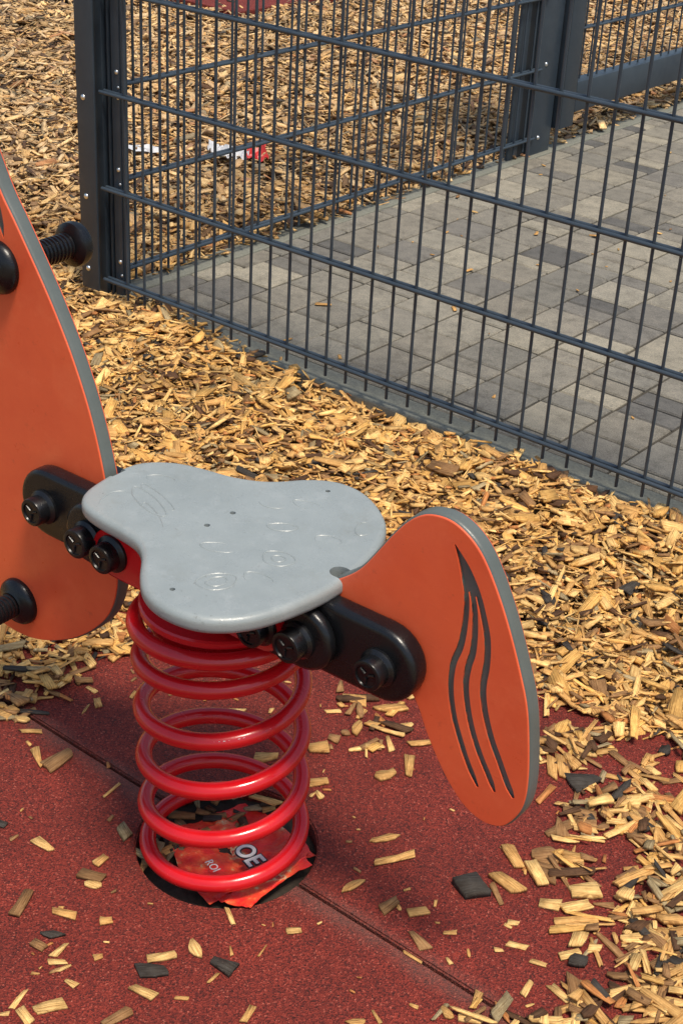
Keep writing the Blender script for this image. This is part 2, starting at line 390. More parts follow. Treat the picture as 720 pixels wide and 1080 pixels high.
dense=[(.787,-1.127),(.844,-1.044),(.895,-.987),(.944,-.908),(.989,-.823),(1.143,-.712),(1.219,-.678),(1.279,-.669),(1.354,-.638),(1.427,-.594),(1.522,-.572),(1.636,-.565),(1.741,-.56),(2.3,-.5)]
dx=np.array([p[0] for p in dense]); dy=np.array([p[1] for p in dense])
def rnd_chips(n,x0,x1,y0,y1):
    return rng.uniform(x0,x1,n),rng.uniform(y0,y1,n)
# frustum footprint with a margin
FP=[(1.25,-1.75),(-.2,-1.0),(-4.1,2.2),(-4.1,3.2),(-1.6,6.6),(-.3,5.0),(2.35,-.6),(2.3,-1.5)]
def inpoly(x,y,P):
    r=np.zeros(len(x),bool); j=len(P)-1
    for i in range(len(P)):
        xi,yi=P[i];xj,yj=P[j]; c=((yi>y)!=(yj>y))&(x<(xj-xi)*(y-yi)/(yj-yi+1e-12)+xi); r^=c; j=i
    return r
pos=[];siz=[]
def layer(x0,x1,y0,y1,dens,zlo,zhi,size):
    n=int((x1-x0)*(y1-y0)*dens); x,y=rnd_chips(n,x0,x1,y0,y1)
    k=inpoly(x,y,FP)
    lim=np.interp(x,dx,dy)+.012*np.sin(x*60)+.014*np.sin(x*23+1)+rng.normal(0,.008,n)
    k&=(y>lim)|(x<.80)
    # keep the paving clear; chips creep over the kerb near the corner post
    edge=.036-.048*np.clip((x-.1)/.75,0,1)+.006*np.sin(x*31)+rng.normal(0,.004,n)
    inside=(x>-.105+rng.normal(0,.008,n))&(y>edge)
    k&=~inside
    k&=~((x>-2.76)&(x<-1.94)&(y>2.44)&(y<3.3)&(rng.random(n)<.72))
    x=x[k];y=y[k]; m=len(x)
    z=surf(x,y)*np.clip((y+.6)*4,0,1)+rng.uniform(zlo,zhi,m)
    onmat=(x>.7)&(y<-.5); z=np.where(onmat,np.maximum(z,.004),z)
    nk=(y>-.09)&(y<.05)&(x>.2); z=np.where(nk,z-.006,z)
    far=np.clip((np.hypot(x-2.25,y+2.1)-2.6)/3,0,1)
    pos.append(np.stack([x,y,z],1)); siz.append(size*(1+.15*far))
layer(-.9,2.4,-1.6,.06,9500,-.010,.005,1.0)
layer(-.9,2.4,-1.6,.06,5200,.001,.013,1.0)
layer(-4.2,-.02,.06,7,4300,-.012,.006,1.12)
layer(-4.2,-.02,.06,7,2200,.002,.022,1.12)
layer(-4.2,-.9,-1.6,.06,3600,-.01,.015,1.12)
P0=np.concatenate(pos); SZ=np.concatenate(siz); n=len(P0)
Ln=np.exp(rng.normal(math.log(.0265),.45,n)).clip(.009,.065)*SZ; Wd=np.minimum(Ln*.75,np.exp(rng.normal(math.log(.0078),.5,n)).clip(.002,.021))*SZ; Th=np.clip(Wd*rng.uniform(.15,.42,n),.0009,.005)
spl=rng.random(n)<.14; Ln[spl]=rng.uniform(.028,.07,spl.sum()); Wd[spl]=rng.uniform(.0016,.0038,spl.sum()); Th[spl]=Wd[spl]*.6
fine=rng.random(n)<.16; Ln[fine]=rng.uniform(.006,.014,fine.sum()); Wd[fine]=Ln[fine]*rng.uniform(.3,.7,fine.sum()); Th[fine]=.0015; P0[fine,2]+=.004
big=rng.random(n)<.018; Ln[big]=rng.uniform(.03,.06,big.sum()); Wd[big]=rng.uniform(.014,.026,big.sum()); Th[big]=rng.uniform(.003,.006,big.sum()); P0[big,2]+=.004
yaw=rng.uniform(0,2*math.pi,n); pit=rng.normal(0,.26,n); rol=rng.normal(0,.32,n)
tn,_=tints(n,[8,6,3.0,.5,1.0,1.2,2.0,6])
# patches of older, darker bark
dk=(np.sin(P0[:,0]*5.3+P0[:,1]*4.1)+np.sin(P0[:,0]*11-P0[:,1]*7.7+2)+rng.normal(0,.7,n))>1.75
tn[dk]*=.6
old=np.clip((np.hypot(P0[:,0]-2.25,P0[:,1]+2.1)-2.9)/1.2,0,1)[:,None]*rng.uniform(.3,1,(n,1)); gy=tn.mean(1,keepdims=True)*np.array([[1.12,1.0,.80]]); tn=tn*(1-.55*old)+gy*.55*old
W,L=make_chips(P0,Ln,Wd,Th,yaw,pit,rol,tn); W+=P0[:,None,:]
# split by side of the fence
o=mesh_obj('wood_chip_mulch',chips_mesh('mulch',W,L,tn),None)
tag(o,'deep layer of tan wood chip mulch around the red mat and behind the fence','mulch',kind='stuff')
# loose chips on the mat: countable ones
HAND=[(1.036,-1.141,0.042,0.009,-0.60,'T'),(1.059,-1.127,0.042,0.021,1.66,'B'),(1.164,-1.243,0.029,0.012,-0.01,'P'),(1.232,-1.216,0.018,0.012,1.69,'T'),
(1.216,-1.164,0.024,0.015,-0.40,'G'),(1.244,-1.241,0.030,0.016,0.38,'B'),(1.256,-1.249,0.019,0.011,0.28,'P'),(1.220,-1.323,0.040,0.014,2.04,'B'),
(1.266,-1.301,0.029,0.011,0.50,'T'),(1.308,-1.278,0.014,0.012,0.86,'T'),(1.280,-1.331,0.018,0.015,0.29,'D'),(1.282,-1.351,0.018,0.012,0.20,'B'),
(1.303,-1.340,0.023,0.007,1.76,'P'),(1.314,-1.354,0.020,0.008,0.74,'P'),(1.326,-1.354,0.017,0.005,1.44,'P'),(1.341,-1.320,0.010,0.008,1.22,'T'),
(1.408,-1.243,0.026,0.014,-0.40,'P'),(1.391,-1.275,0.032,0.012,1.09,'P'),(1.398,-1.296,0.036,0.020,0.85,'D'),(1.448,-1.240,0.033,0.019,0.18,'D'),
(1.452,-1.259,0.017,0.004,1.76,'T'),(1.347,-1.364,0.015,0.007,0.12,'P'),(1.412,-1.322,0.029,0.012,0.20,'P'),(1.447,-1.301,0.015,0.005,0.55,'T'),
(1.356,-1.400,0.031,0.014,0.92,'P'),(1.324,-1.414,0.028,0.006,1.84,'P'),(1.346,-1.425,0.024,0.012,-0.18,'P'),(1.328,-1.437,0.011,0.005,0.97,'P'),
(1.417,-1.364,0.032,0.012,1.41,'B'),(1.513,-1.271,0.024,0.009,1.97,'T'),(1.470,-1.150,0.017,0.009,0.81,'P'),(1.464,-1.195,0.019,0.002,1.75,'T'),
(1.403,-1.181,0.028,0.006,-0.43,'P'),(1.439,-1.218,0.014,0.003,-0.69,'T'),(1.483,-1.122,0.008,0.003,1.20,'P'),(1.149,-1.121,0.032,0.004,1.80,'T'),
(1.004,-1.011,0.018,0.011,-0.42,'T'),(1.002,-1.030,0.023,0.004,2.07,'T'),(1.024,-0.966,0.016,0.005,1.91,'T'),(0.955,-1.094,0.038,0.009,1.59,'B'),
(0.988,-1.111,0.027,0.008,0.61,'T'),(0.935,-1.108,0.023,0.024,1.34,'T'),(0.976,-0.996,0.019,0.007,0.01,'P'),(1.129,-1.257,0.012,0.005,1.52,'B'),
(1.101,-1.252,0.013,0.012,0.27,'D'),(1.145,-0.901,0.034,0.008,0.67,'P'),(1.245,-0.945,0.032,0.015,0.97,'T'),(1.299,-1.007,0.037,0.010,0.23,'T'),
(1.281,-0.885,0.027,0.021,0.89,'T'),(1.283,-0.856,0.016,0.015,0.20,'B'),(1.325,-0.938,0.026,0.013,0.88,'T'),(1.341,-0.955,0.015,0.008,-0.36,'P'),
(1.244,-0.811,0.020,0.008,0.76,'P'),(1.249,-0.771,0.034,0.017,0.41,'T'),(1.275,-0.790,0.022,0.009,1.80,'T'),(1.299,-0.753,0.040,0.018,0.98,'T'),
(1.302,-0.782,0.029,0.009,-0.49,'O'),(1.334,-0.772,0.031,0.012,1.43,'P'),(1.342,-0.814,0.031,0.008,-0.74,'P'),(1.377,-0.869,0.024,0.020,0.89,'T'),
(1.389,-0.834,0.042,0.013,2.17,'T'),(1.323,-0.832,0.031,0.009,1.26,'B'),(1.317,-0.854,0.017,0.008,0.89,'P'),(1.286,-0.836,0.012,0.012,0.75,'B'),
(1.450,-0.964,0.038,0.010,1.04,'T'),(1.481,-0.984,0.051,0.012,1.17,'T'),(1.473,-1.052,0.029,0.012,1.41,'T'),(1.524,-1.048,0.026,0.015,1.48,'B'),
(1.554,-1.034,0.024,0.013,0.86,'T'),(1.580,-1.069,0.031,0.011,-0.35,'B'),(1.576,-0.964,0.036,0.041,0.86,'D'),(1.603,-0.928,0.039,0.019,-0.18,'T'),
(1.603,-0.950,0.037,0.008,-0.64,'B'),(1.583,-0.886,0.039,0.016,-0.46,'T'),(1.643,-0.976,0.013,0.008,0.49,'P'),(1.666,-1.002,0.022,0.009,0.37,'P'),
(1.697,-1.008,0.018,0.007,0.25,'P'),(1.654,-1.021,0.010,0.006,0.62,'P'),(1.708,-1.047,0.023,0.008,1.83,'P'),(1.623,-1.071,0.011,0.005,-0.36,'P'),
(1.632,-1.047,0.014,0.004,-0.89,'T'),(1.599,-1.036,0.015,0.006,0.74,'T'),(1.633,-1.147,0.010,0.005,0.28,'T'),(1.613,-1.185,0.019,0.004,-0.47,'T'),
(1.666,-1.133,0.016,0.014,0.06,'T'),(1.677,-1.096,0.023,0.009,1.79,'T'),(1.687,-1.122,0.025,0.013,0.51,'P'),(1.601,-1.205,0.021,0.008,0.62,'T'),
(1.591,-1.093,0.024,0.004,0.04,'T'),(1.611,-0.860,0.033,0.035,0.87,'B'),(1.636,-0.844,0.029,0.016,0.74,'T'),(1.625,-0.887,0.033,0.018,0.23,'B'),
(1.677,-0.878,0.036,0.025,0.74,'P'),(1.648,-0.859,0.031,0.014,1.18,'T'),(1.683,-0.907,0.035,0.015,1.01,'P'),(1.658,-0.924,0.025,0.016,0.49,'P'),
(1.709,-0.823,0.025,0.010,0.74,'P'),(1.694,-0.926,0.050,0.013,0.81,'T'),(1.716,-0.974,0.026,0.011,1.00,'P'),(1.729,-0.977,0.026,0.023,0.37,'D'),
(1.732,-0.948,0.015,0.013,0.74,'P'),(1.758,-0.905,0.035,0.016,0.81,'P'),(1.570,-0.707,0.048,0.035,0.88,'D'),(1.626,-0.629,0.015,0.020,0.47,'P'),
(1.704,-0.882,0.024,0.008,0.62,'B'),(1.682,-0.726,0.076,0.015,-0.68,'T'),(1.535,-0.701,0.043,0.016,-0.96,'T'),(1.525,-0.710,0.043,0.015,-0.98,'T'),
(1.548,-0.762,0.042,0.010,1.69,'O'),(1.465,-0.505,0.035,0.026,0.98,'D'),(1.598,-0.801,0.052,0.014,1.10,'B'),(1.492,-0.668,0.048,0.014,0.75,'T'),
(1.531,-0.651,0.052,0.020,-0.14,'P'),(1.535,-0.614,0.038,0.018,0.75,'T'),(1.511,-0.499,0.043,0.027,0.76,'P'),(1.787,-0.985,0.033,0.015,0.99,'P'),
(1.738,-1.030,0.029,0.010,-0.09,'P'),(1.756,-1.039,0.033,0.010,1.14,'T'),(1.779,-0.889,0.050,0.024,-0.36,'B'),(1.804,-0.914,0.041,0.027,1.14,'B'),
(1.800,-0.890,0.030,0.020,1.46,'D'),(1.755,-0.856,0.048,0.016,0.28,'T'),(1.749,-0.935,0.058,0.010,-0.40,'B'),(1.739,-0.882,0.047,0.009,1.86,'T'),
(1.512,-0.649,0.031,0.012,0.17,'O'),(1.584,-0.636,0.043,0.012,-0.33,'B')]
rows=[]  # x,y,z,len,wid,th,yaw,pitch,roll,key
for x,y,l,wd,a,k in HAND:
    if l<.003: continue
    wd*=.88
    if k=='D': l*=.86; wd*=.86
    th=.010 if (k=='D' and wd>.03) else min(.0055,max(.0013,wd*.30))
    rows.append([x,y,th/2+.0006,l,wd,th,a,0.0,random.uniform(-.06,.06),k])
BL=[(0.907,-1.031,.046,.044,.033,-.028,1),(.929,-1.09,.022,.021,.028,-.024,.6),(1.263,-.745,.038,.036,.024,-.03,.25),(1.324,-.802,.042,.038,.031,-.04,.15),
(1.52,-.66,.037,.034,.023,-.037,.8),(1.625,-.718,.04,.037,.026,-.043,.85),(1.6,-.789,.026,.024,.023,-.037,.5),(1.641,-.854,.033,.031,.017,-.027,.5),(1.695,-.724,.035,.032,.033,-.06,.8),
(1.744,-.834,.032,.03,.033,-.06,.9),(1.73,-.917,.032,.029,.018,-.032,.4),(1.809,-.931,.035,.032,.032,-.059,1),(1.785,-1.01,.037,.034,.013,-.022,.9),(1.767,-1.057,.045,.04,.008,-.013,.7),(1.686,-1.113,.03,.027,.009,-.012,.5),(1.614,-.626,.055,.051,.019,-.034,.25)]
kk=['P','T','B','O','G','K','Y','D']; kw=[7,5,4.2,.8,1.3,2.2,3.4,.8]
for cx,cy,ax,ay,bx,by,d in BL:
    area=math.pi*abs(ax*by-ay*bx); cnt=int(area*d*8000)
    for i in range(cnt):
        q=random.uniform(0,2*math.pi); r=random.random()**.55*1.05
        x=cx+r*(ax*math.cos(q)+bx*math.sin(q)); y=cy+r*(ay*math.cos(q)+by*math.sin(q))
        l=min(.055,max(.010,random.lognormvariate(math.log(.026),.45))); wd=min(l*.7,max(.003,random.lognormvariate(math.log(.0072),.45))); th=min(.0045,wd*.32)
        lift=random.random()*(.012 if r<.8 else .003)*d
        rows.append([x,y,th/2+.001+lift,l,wd,th,random.uniform(0,6.28),random.uniform(-.3,.3)*(lift>.004),random.uniform(-.3,.3)*(lift>.003),random.choices(kk,weights=kw)[0]])
for i in range(150): # fine scatter all over the mat
    x=random.uniform(.85,1.95); y=random.uniform(-1.45,-.62)
    if math.hypot(x-HX,y-HY)<.125: continue
    l=random.uniform(.004,.012); wd=l*random.uniform(.2,.5); rows.append([x,y,.0012,l,wd,.0014,random.uniform(0,6.28),0,0,random.choice('PTTBO')])
for i in range(110): # debris in the pit
    q=random.uniform(0,6.28); r=.1*random.random()**.5; l=random.uniform(.012,.035)
    if math.cos(q-(-.3))*r>-.02: continue
    rows.append([HX+r*math.cos(q),HY+r*math.sin(q),-.010+random.random()*.006,l,l*.35,.003,random.uniform(0,6.28),random.uniform(-.2,.2),0,random.choice('TBBGKD')])
for i in range(60): # a few on the paving
    x=random.uniform(.0,1.4); y=random.uniform(.09,2.2); l=random.choice([.006,.009,.012,.02,.03])*random.uniform(.8,1.2); rows.append([x,y,.003,l,l*.35,.002,random.uniform(0,6.28),0,0,random.choice('TTBP')])
A=np.array([r[:9] for r in rows]); tk=[r[9] for r in rows]
tn2=np.array([PAL[k] for k in tk])*rng.normal(1,.1,(len(rows),1)).clip(.75,1.25)
W2,L2=make_chips(A[:,:3],A[:,3],A[:,4],A[:,5],A[:,6],A[:,7],A[:,8],tn2)
# size in the picture decides which stand as objects of their own
ppx=[px(r[:3]) for r in rows]; dist=np.linalg.norm(A[:,:3]-np.array(CAM[:]),axis=1)
vis=np.array([(-6<p[0]<726 and -6<p[1]<1086) for p in ppx]); score=np.where(vis&(A[:,2]>-.004),A[:,3]*np.sqrt(A[:,4])/dist,0)
order=np.argsort(-score); ind=[i for i in order[:290] if score[i]>0]; rest=np.array([i for i in range(len(rows)) if i not in set(ind)])
o=mesh_obj('wood_chip_crumbs',chips_mesh('crumbs',W2[rest]+A[rest][:,None,:3],L2[rest],tn2[rest]),None)
tag(o,'small wood crumbs and splinters strewn over the red rubber mat','wood crumbs',kind='stuff')
CW={'P':'pale yellow','T':'tan','B':'brown','D':'charcoal black','O':'orange-tinted','G':'grey-green','K':'dark brown','Y':'honey coloured'}
def shape(l,w):
    r=l/w
    return 'splinter' if r>4.2 else 'stick-like chip' if r>2.7 else 'oblong chip' if r>1.6 else 'blocky chip'
def zone(x,y,X,Y):
    rr=math.hypot(x-HX,y-HY)
    if y>.05: return 'on the grey paving behind the near fence panel'
    if rr<.17: return 'on the mat at the rim of the spring pit'
    if Y>905 and X<345: return 'on the front mat left of the seam' if y<SY else 'on the mat beside the pit'
    if y<SY and X<150: return 'on the front mat at the left of the picture'
    if y<SY: return 'on the front mat tile' if X>345 else 'on the mat before the pit'
    if X<150: return 'on the shaded mat below the front panel'
    if X<340: return 'on the mat behind the coils'
    if X<450: return 'on the mat beneath the black tail plate'
    if X<570: return 'on the open mat below the tail panel'
    if Y<800: return 'beside the tail panel at the mulch edge'
    if Y<900: return 'right of the tail panel among heaped chips'
    if Y<985: return 'at the right edge between red mat gaps'
    return 'in the bottom right heap on the mat'
lab={}
for i in ind:
    l='%s %s %s'%(CW[tk[i]],shape(A[i,3],A[i,4]),zone(A[i,0],A[i,1],*ppx[i])); lab.setdefault(l,[]).append(i)
ORD=['','second','third','fourth','fifth','sixth','seventh','eighth','ninth','tenth','eleventh','twelfth']
final={}
for l,ii in lab.items():
    ii.sort(key=lambda i:ppx[i][0])
    for q,i in enumerate(ii):
        if len(ii)==1: final[i]=l
        elif len(ii)==2: final[i]=('left ' if q==0 else 'right ')+l
        elif q==0: final[i]='leftmost '+l
        elif q==len(ii)-1: final[i]='rightmost '+l
        else: final[i]=(ORD[q] if q<12 else str(q+1)+'th')+' from left '+l
for i in ind:
    Ai=A[i]; W_=W2[i:i+1]; me=chips_mesh('wood_chip',W_,L2[i:i+1],tn2[i:i+1])
    o=mesh_obj('wood_chip',me,None); o.location=Ai[:3]
    tag(o,final[i],'wood chip','loose wood chips lying on the red rubber mat')
# ------------------------------------------------------------------ fence
def rods(mb,axis,c,z0,z1,r,n=6):
    for q in c:
        x,y=(q,0) if axis=='x' else (0,q)
        mb.tube([(x,y,z0),(x,y,z1)],r,n)
def panel(root,axis,a0,a1,zs,step=.05,off=0.,zlo=.018,ztop=1.28,start=None,rod=.003,rail=.004):
    mb=MB(); s=start if start is not None else a0; c=[]
    q=s
    while q<=a1+1e-6: c.append(q); q+=step
    rods(mb,axis,c,zlo,ztop,rod,8); mb.build('wire_grid',M['fence'],root,40)
    for z in zs:
        mb=MB()
        for sgn in(-1,1):
            d=sgn*(rod+rail-.0006)
            P=[(a0,d,z),(a1,d,z)] if axis=='x' else [(d,a0,z),(d,a1,z)]
            mb.tube(P,rail,10)
        mb.build('rail',M['fence'],root,40)
def rivet(root,p,ax,r=.0062):
    mb=MB(); prof=[(r*math.cos(q),r*.62*math.sin(q)) for q in np.linspace(0,math.pi/2*.97,7)]
    mb.lathe(prof,p,ax,16); return mb.build('rivet',M['rivet'],root,50)
ZS=[.05+.2*k for k in range(7)]
fa=tag(empty('mesh_fence',(0,0,0)),'anthracite double-rod mesh fence panel nearest to the viewer, crossing the top right','fence','fence panels around the paved corner')
panel(fa,'x',-.066,3.05,ZS,start=0.0)
fb=tag(empty('mesh_fence',(-.085,0,0)),'side fence panel of thin dark wire running back from the corner post to the gate','fence','fence panels around the paved corner')
panel(fb,'y',.06,1.70,ZS,start=.105)
def bar(mb,x0,x1,y0,y1,z0=-.3,z1=1.33): mb.box(x0,x1,y0,y1,z0,z1,.0025)
pa=tag(empty('fence_post',(-.1,0,0)),'dark corner post at the left end of the near fence panel, with shiny rivets','post')
mb=MB(); bar(mb,-.0215,.024,.010,.03); mb.build('post_tube',M['fence'],pa,30)
mb=MB(); mb.box(-.0245,.0275,-.017,-.0115,.022,1.3,.0012); mb.build('clamp_strip',M['fence'],pa,30)
mb=MB(); mb.box(.0245,.0465,.026,.034,-.1,1.3); mb.build('gap_shade_strip',M['gap_shade'],pa)  # recessed strip, its dark colour stands for shade between the two posts
mb=MB(); mb.box(.035,.0405,.014,.030,-.05,1.3,.001); mb.build('ridge',M['fence'],pa,30)
for z in(.067,.226,.433,.64,.84,1.04): rivet(pa,(-.004,-.017,z),(0,-1,0))
pb=tag(empty('fence_post',(-.02,.03,0)),'dark post beside the corner post, clamping the side fence panel','post')
mb=MB(); bar(mb,-.033,-.0095,-.016,.004); mb.build('post_tube',M['fence'],pb,30)
mb=MB(); mb.box(-.009,-.0055,-.013,.003,.02,1.3,.001); mb.build('clamp_strip',M['fence'],pb,30)
for z in(.091,.291,.491,.691): rivet(pb,(-.017,-.016,z),(0,-1,0),.0052)
for z in(.05,.25,.45,.65):
    rivet(pb,(-.013,-.016,z+.011),(0,-1,0),.0033); rivet(pb,(-.014,-.016,z-.011),(0,-1,0),.0033)
gp=tag(empty('gate_post',(-.085,1.7,0)),'tall dark gate post between the side fence panel and the gate','post')
mb=MB(); bar(mb,-.02,-.0115,-.105,-.055); mb.build('post_tube',M['fence'],gp,30)
mb=MB(); mb.box(-.03,-.015,-.0545,-.0125,-.1,1.3); mb.build('gap_shade_strip',M['gap_shade'],gp)  # dark filler strip, gap shade painted between bar and square tube
mb=MB(); bar(mb,-.03,.002,-.012,.098); mb.build('square_tube',M['fence'],gp,30)
for z in(.047,.26,.46,.66): rivet(gp,(.002,.030,z),(1,0,0),.0065)
ga=tag(empty('mesh_gate',(-.085,1.84,0)),'dark framed wire mesh gate hanging beside the gate post, top right','gate')
mb=MB(); mb.box(-.022,.022,-.028,.048,.06,1.3,.003); mb.build('gate_stile',M['fence'],ga,30)
mb=MB(); mb.box(-.022,.022,.0485,1.25,.100,.190,.003); mb.build('bottom_frame',M['fence'],ga,30)
mb=MB(); mb.box(-.022,.022,1.2505,1.32,.06,1.3,.003); mb.build('gate_stile',M['fence'],ga,30)
mb=MB(); mb.box(-.022,.022,.0485,1.25,1.24,1.3,.003); mb.build('top_frame',M['fence'],ga,30)
panel(ga,'y',.049,1.249,[.34,.54,.74,.94,1.14],start=.09,zlo=.185,ztop=1.245)
# ------------------------------------------------------------------ spring rider
rd=tag(empty('spring_rider',(1.32,-1.095,0),R_(1.5)),'red coil spring rider with a grey seat and orange side-view panels on the red mat','spring rider')
# spring
cam_loc=Vector((.675,-.738,0)); ph0=math.atan2(cam_loc.y,cam_loc.x)-R_(1.5)
kn=[(-.5,.0095),(-.25,.0105),(0,.0195),(1,.086),(2,.1535),(3,.22),(4,.2875),(5,.326),(5.5,.331)]
def zz(t):
    a=[k[0] for k in kn]; b_=[k[1] for k in kn]; return sum(float(np.interp(t+d,a,b_)) for d in(-.16,-.08,0,.08,.16))/5
pts=[]; 
for i in range(0,6*72+1):
    t=-.5+6*i/(6*72); r=.0895+.004*max(0,min(1,(t-4.2)/.8)); q=ph0+2*math.pi*t; zc=zz(t); pts.append((r*math.cos(q)-.0035-.019*zc,r*math.sin(q)-.0028-.015*zc,zc))
mb=MB(); mb.tube(pts,.0098,18); spr=mb.build('spring',M['red'],rd,50)
# worn white print on a coil
M['white']=worn_plastic('white_print',(.7,.68,.66),(.8,.78,.76),(.5,.6),scr=False)
mb=MB(); 
for i in range(14):
    t=3.0+(.005+.0085*i); q=ph0+2*math.pi*t-.10; r0=.0895+.0088; z=zz(3.0+(q-ph0)/(2*math.pi)-3+0)+.0045
    z=zz((q-ph0)/(2*math.pi))+.0043; c,s=math.cos(q),math.sin(q); ox,oy=-.0035-.019*z,-.0028-.015*z; h=.0012+.0008*random.random(); w_=.0014*random.uniform(.5,1)
    mb.add([(r0*c+s*w_,r0*s-c*w_,z-h),(r0*c-s*w_,r0*s+c*w_,z-h),((r0-.001)*c-s*w_,(r0-.001)*s+c*w_,z+h),((r0-.001)*c+s*w_,(r0-.001)*s-c*w_,z+h)],[(0,1,2,3)]); mb.v[-4:]=[(a+ox,b_+oy,c_) for a,b_,c_ in mb.v[-4:]]
mb.build('worn_print',M['white'],spr)
# clamp disc and bracket
mb=MB(); mb.lathe([(.060,.334),(.086,.334),(.088,.336),(.088,.342),(.086,.344),(.06,.344),(.0,.344)][:-1],(-.010,-.008,0),(0,0,1),48); mb.build('clamp_disc',M['red'],rd,40)
mb=MB(); mb.lathe([(.05,.318),(.078,.318),(.078,.335),(.05,.335)],(-.010,-.008,0),(0,0,1),48); mb.build('spring_cup',M['red'],rd,40)
U0=-.016; WB=.3765
def stadium(u0,u1,w0,r,n=14):
    P=[]
    for k in range(n+1): q=-math.pi/2+math.pi*k/n; P.append((u1+r*math.cos(q),w0+r*math.sin(q)))
    for k in range(n+1): q=math.pi/2+math.pi*k/n; P.append((u0+r*math.cos(q),w0+r*math.sin(q)))
    return np.array(P)
pv=lambda a,b_,h:(a,h,b_)
def cap(name,u,w0,v0,s,big=.0205,r=.0165,ln=.021):
    mb=MB(); prof=[(big,0),(big,.003),(big-.0015,.0048),(r+.0012,.0056),(r+.0003,.0065),(r,ln-.002),(r-.0006,ln-.0006),(r-.002,ln),(r*.74,ln),(r*.70,ln-.0018),(r*.2,ln-.0022)]
    mb.lathe(prof,(u,v0,w0),(0,s,0),32)
    bc=mb.build(name,M['black'],rd,35)
    mb=MB(); 
    for k in range(3): q=2*math.pi*k/3+.4; mb.box(-.0021,.0021,-.0012,.0012,.001,r*.62,.0004) if False else mb.tube([(u+r*.16*math.cos(q),v0+s*(ln-.0016),w0+r*.16*math.sin(q)),(u+r*.60*math.cos(q),v0+s*(ln-.0016),w0+r*.60*math.sin(q))],.0015,8)
    mb.build('lobed_socket',M['black'],bc)
for s in(-1,1):
    # red bracket side plate
    mb=MB(); slab(mb,stadium(U0-.104,U0+.104,.3755,.0285),s*.0535,s*.0587,.0012,pv,2)
    if s<0: mb.v=mb.v
    mb.build('bracket_plate',M['red'],rd,40)
    for e in(-1,1):
        mb=MB(); slab(mb,stadium(min(U0+e*.235,U0+e*.120),max(U0+e*.235,U0+e*.120),WB,.0415),min(s*.0102,s*.0365),max(s*.0102,s*.0365),.0075,pv,5)
        mb.build('connecting_plate',M['black'],rd,40)
        mb=MB(); slab(mb,stadium(min(U0+e*.150,U0+e*.07),max(U0+e*.150,U0+e*.07),WB,.0365),min(s*.0368,s*.0530),max(s*.0368,s*.0530),.0075,pv,5)
        mb.build('spacer_plate',M['black'],rd,40)
        cap('bolt_cap',U0+e*.235,WB-.002,s*.0365,s); cap('bolt_cap',U0+e*.148,WB-.001,s*.0530,s,.0205,.0170,.0215); cap('bolt_cap',U0+e*.104,WB-.001,s*.0587,s,.0215,.0165,.0205)
mb=MB(); mb.box(-.105,.09,-.0518,.0518,.3445,.3495,.001); mb.build('bracket_base',M['red'],rd,40)
# seat
seatP=[(-.172,.038),(-.177,.008),(-.173,-.030),(-.165,-.058),(-.145,-.076),(-.112,-.083),(-.080,-.085),(-.052,-.091),(-.030,-.106),(-.008,-.131),(.016,-.152),(.047,-.163),(.084,-.160),(.112,-.143),(.133,-.113),(.146,-.068),(.152,-.023),(.148,.020),(.139,.063),(.119,.107),(.088,.136),(.051,.154),(.016,.153),(-.012,.134),(-.029,.112),(-.048,.095),(-.078,.082),(-.109,.076),(-.145,.064)]
SP=relax(smooth_closed(seatP,7),6)
mb=MB(); slab(mb,SP,.414,.433,.0075,lambda a,b_,h:(a,b_,h),6); seat=mb.build('seat',M['seat'],rd,40)
# slots and holes cut into the seat
cuts=[]
def cutter(fn):
    mb=MB(); fn(mb); o=mb.build('cut',None); o.parent=rd; cuts.append(o); return o
cutter(lambda m:m.box(.139,.2,-.0102,.0102,.40,.45))
cutter(lambda m:m.lathe([(.0102,.40),(.0102,.45)],(.139,0,0),(0,0,1),20))
cutter(lambda m:m.box(-.2,-.168,-.0102,.0102,.40,.45))
for u,v,r in((-.020,-.020,.0032),(-.018,.018,.0032),(.040,-.135,.0028),(.025,.125,.0028)): cutter(lambda m,u=u,v=v,r=r:m.lathe([(r,.422),(r,.45)],(u,v,0),(0,0,1),16))
bpy.context.view_layer.update(); boolean(seat,cuts)
for c in cuts: bpy.data.objects.remove(c)
seat.data.polygons.foreach_set('use_smooth',[True]*len(seat.data.polygons)); seat.data.set_sharp_from_angle(angle=R_(30)); flatten(seat.data)
for u,v in((-.020,-.020),(-.018,.018),(.040,-.135)):
    mb=MB(); mb.lathe([(.0026,.4225),(.0026,.4300),(.0012,.4304)],(u,v,0),(0,0,1),12); mb.build('screw',M['black'],seat,40)
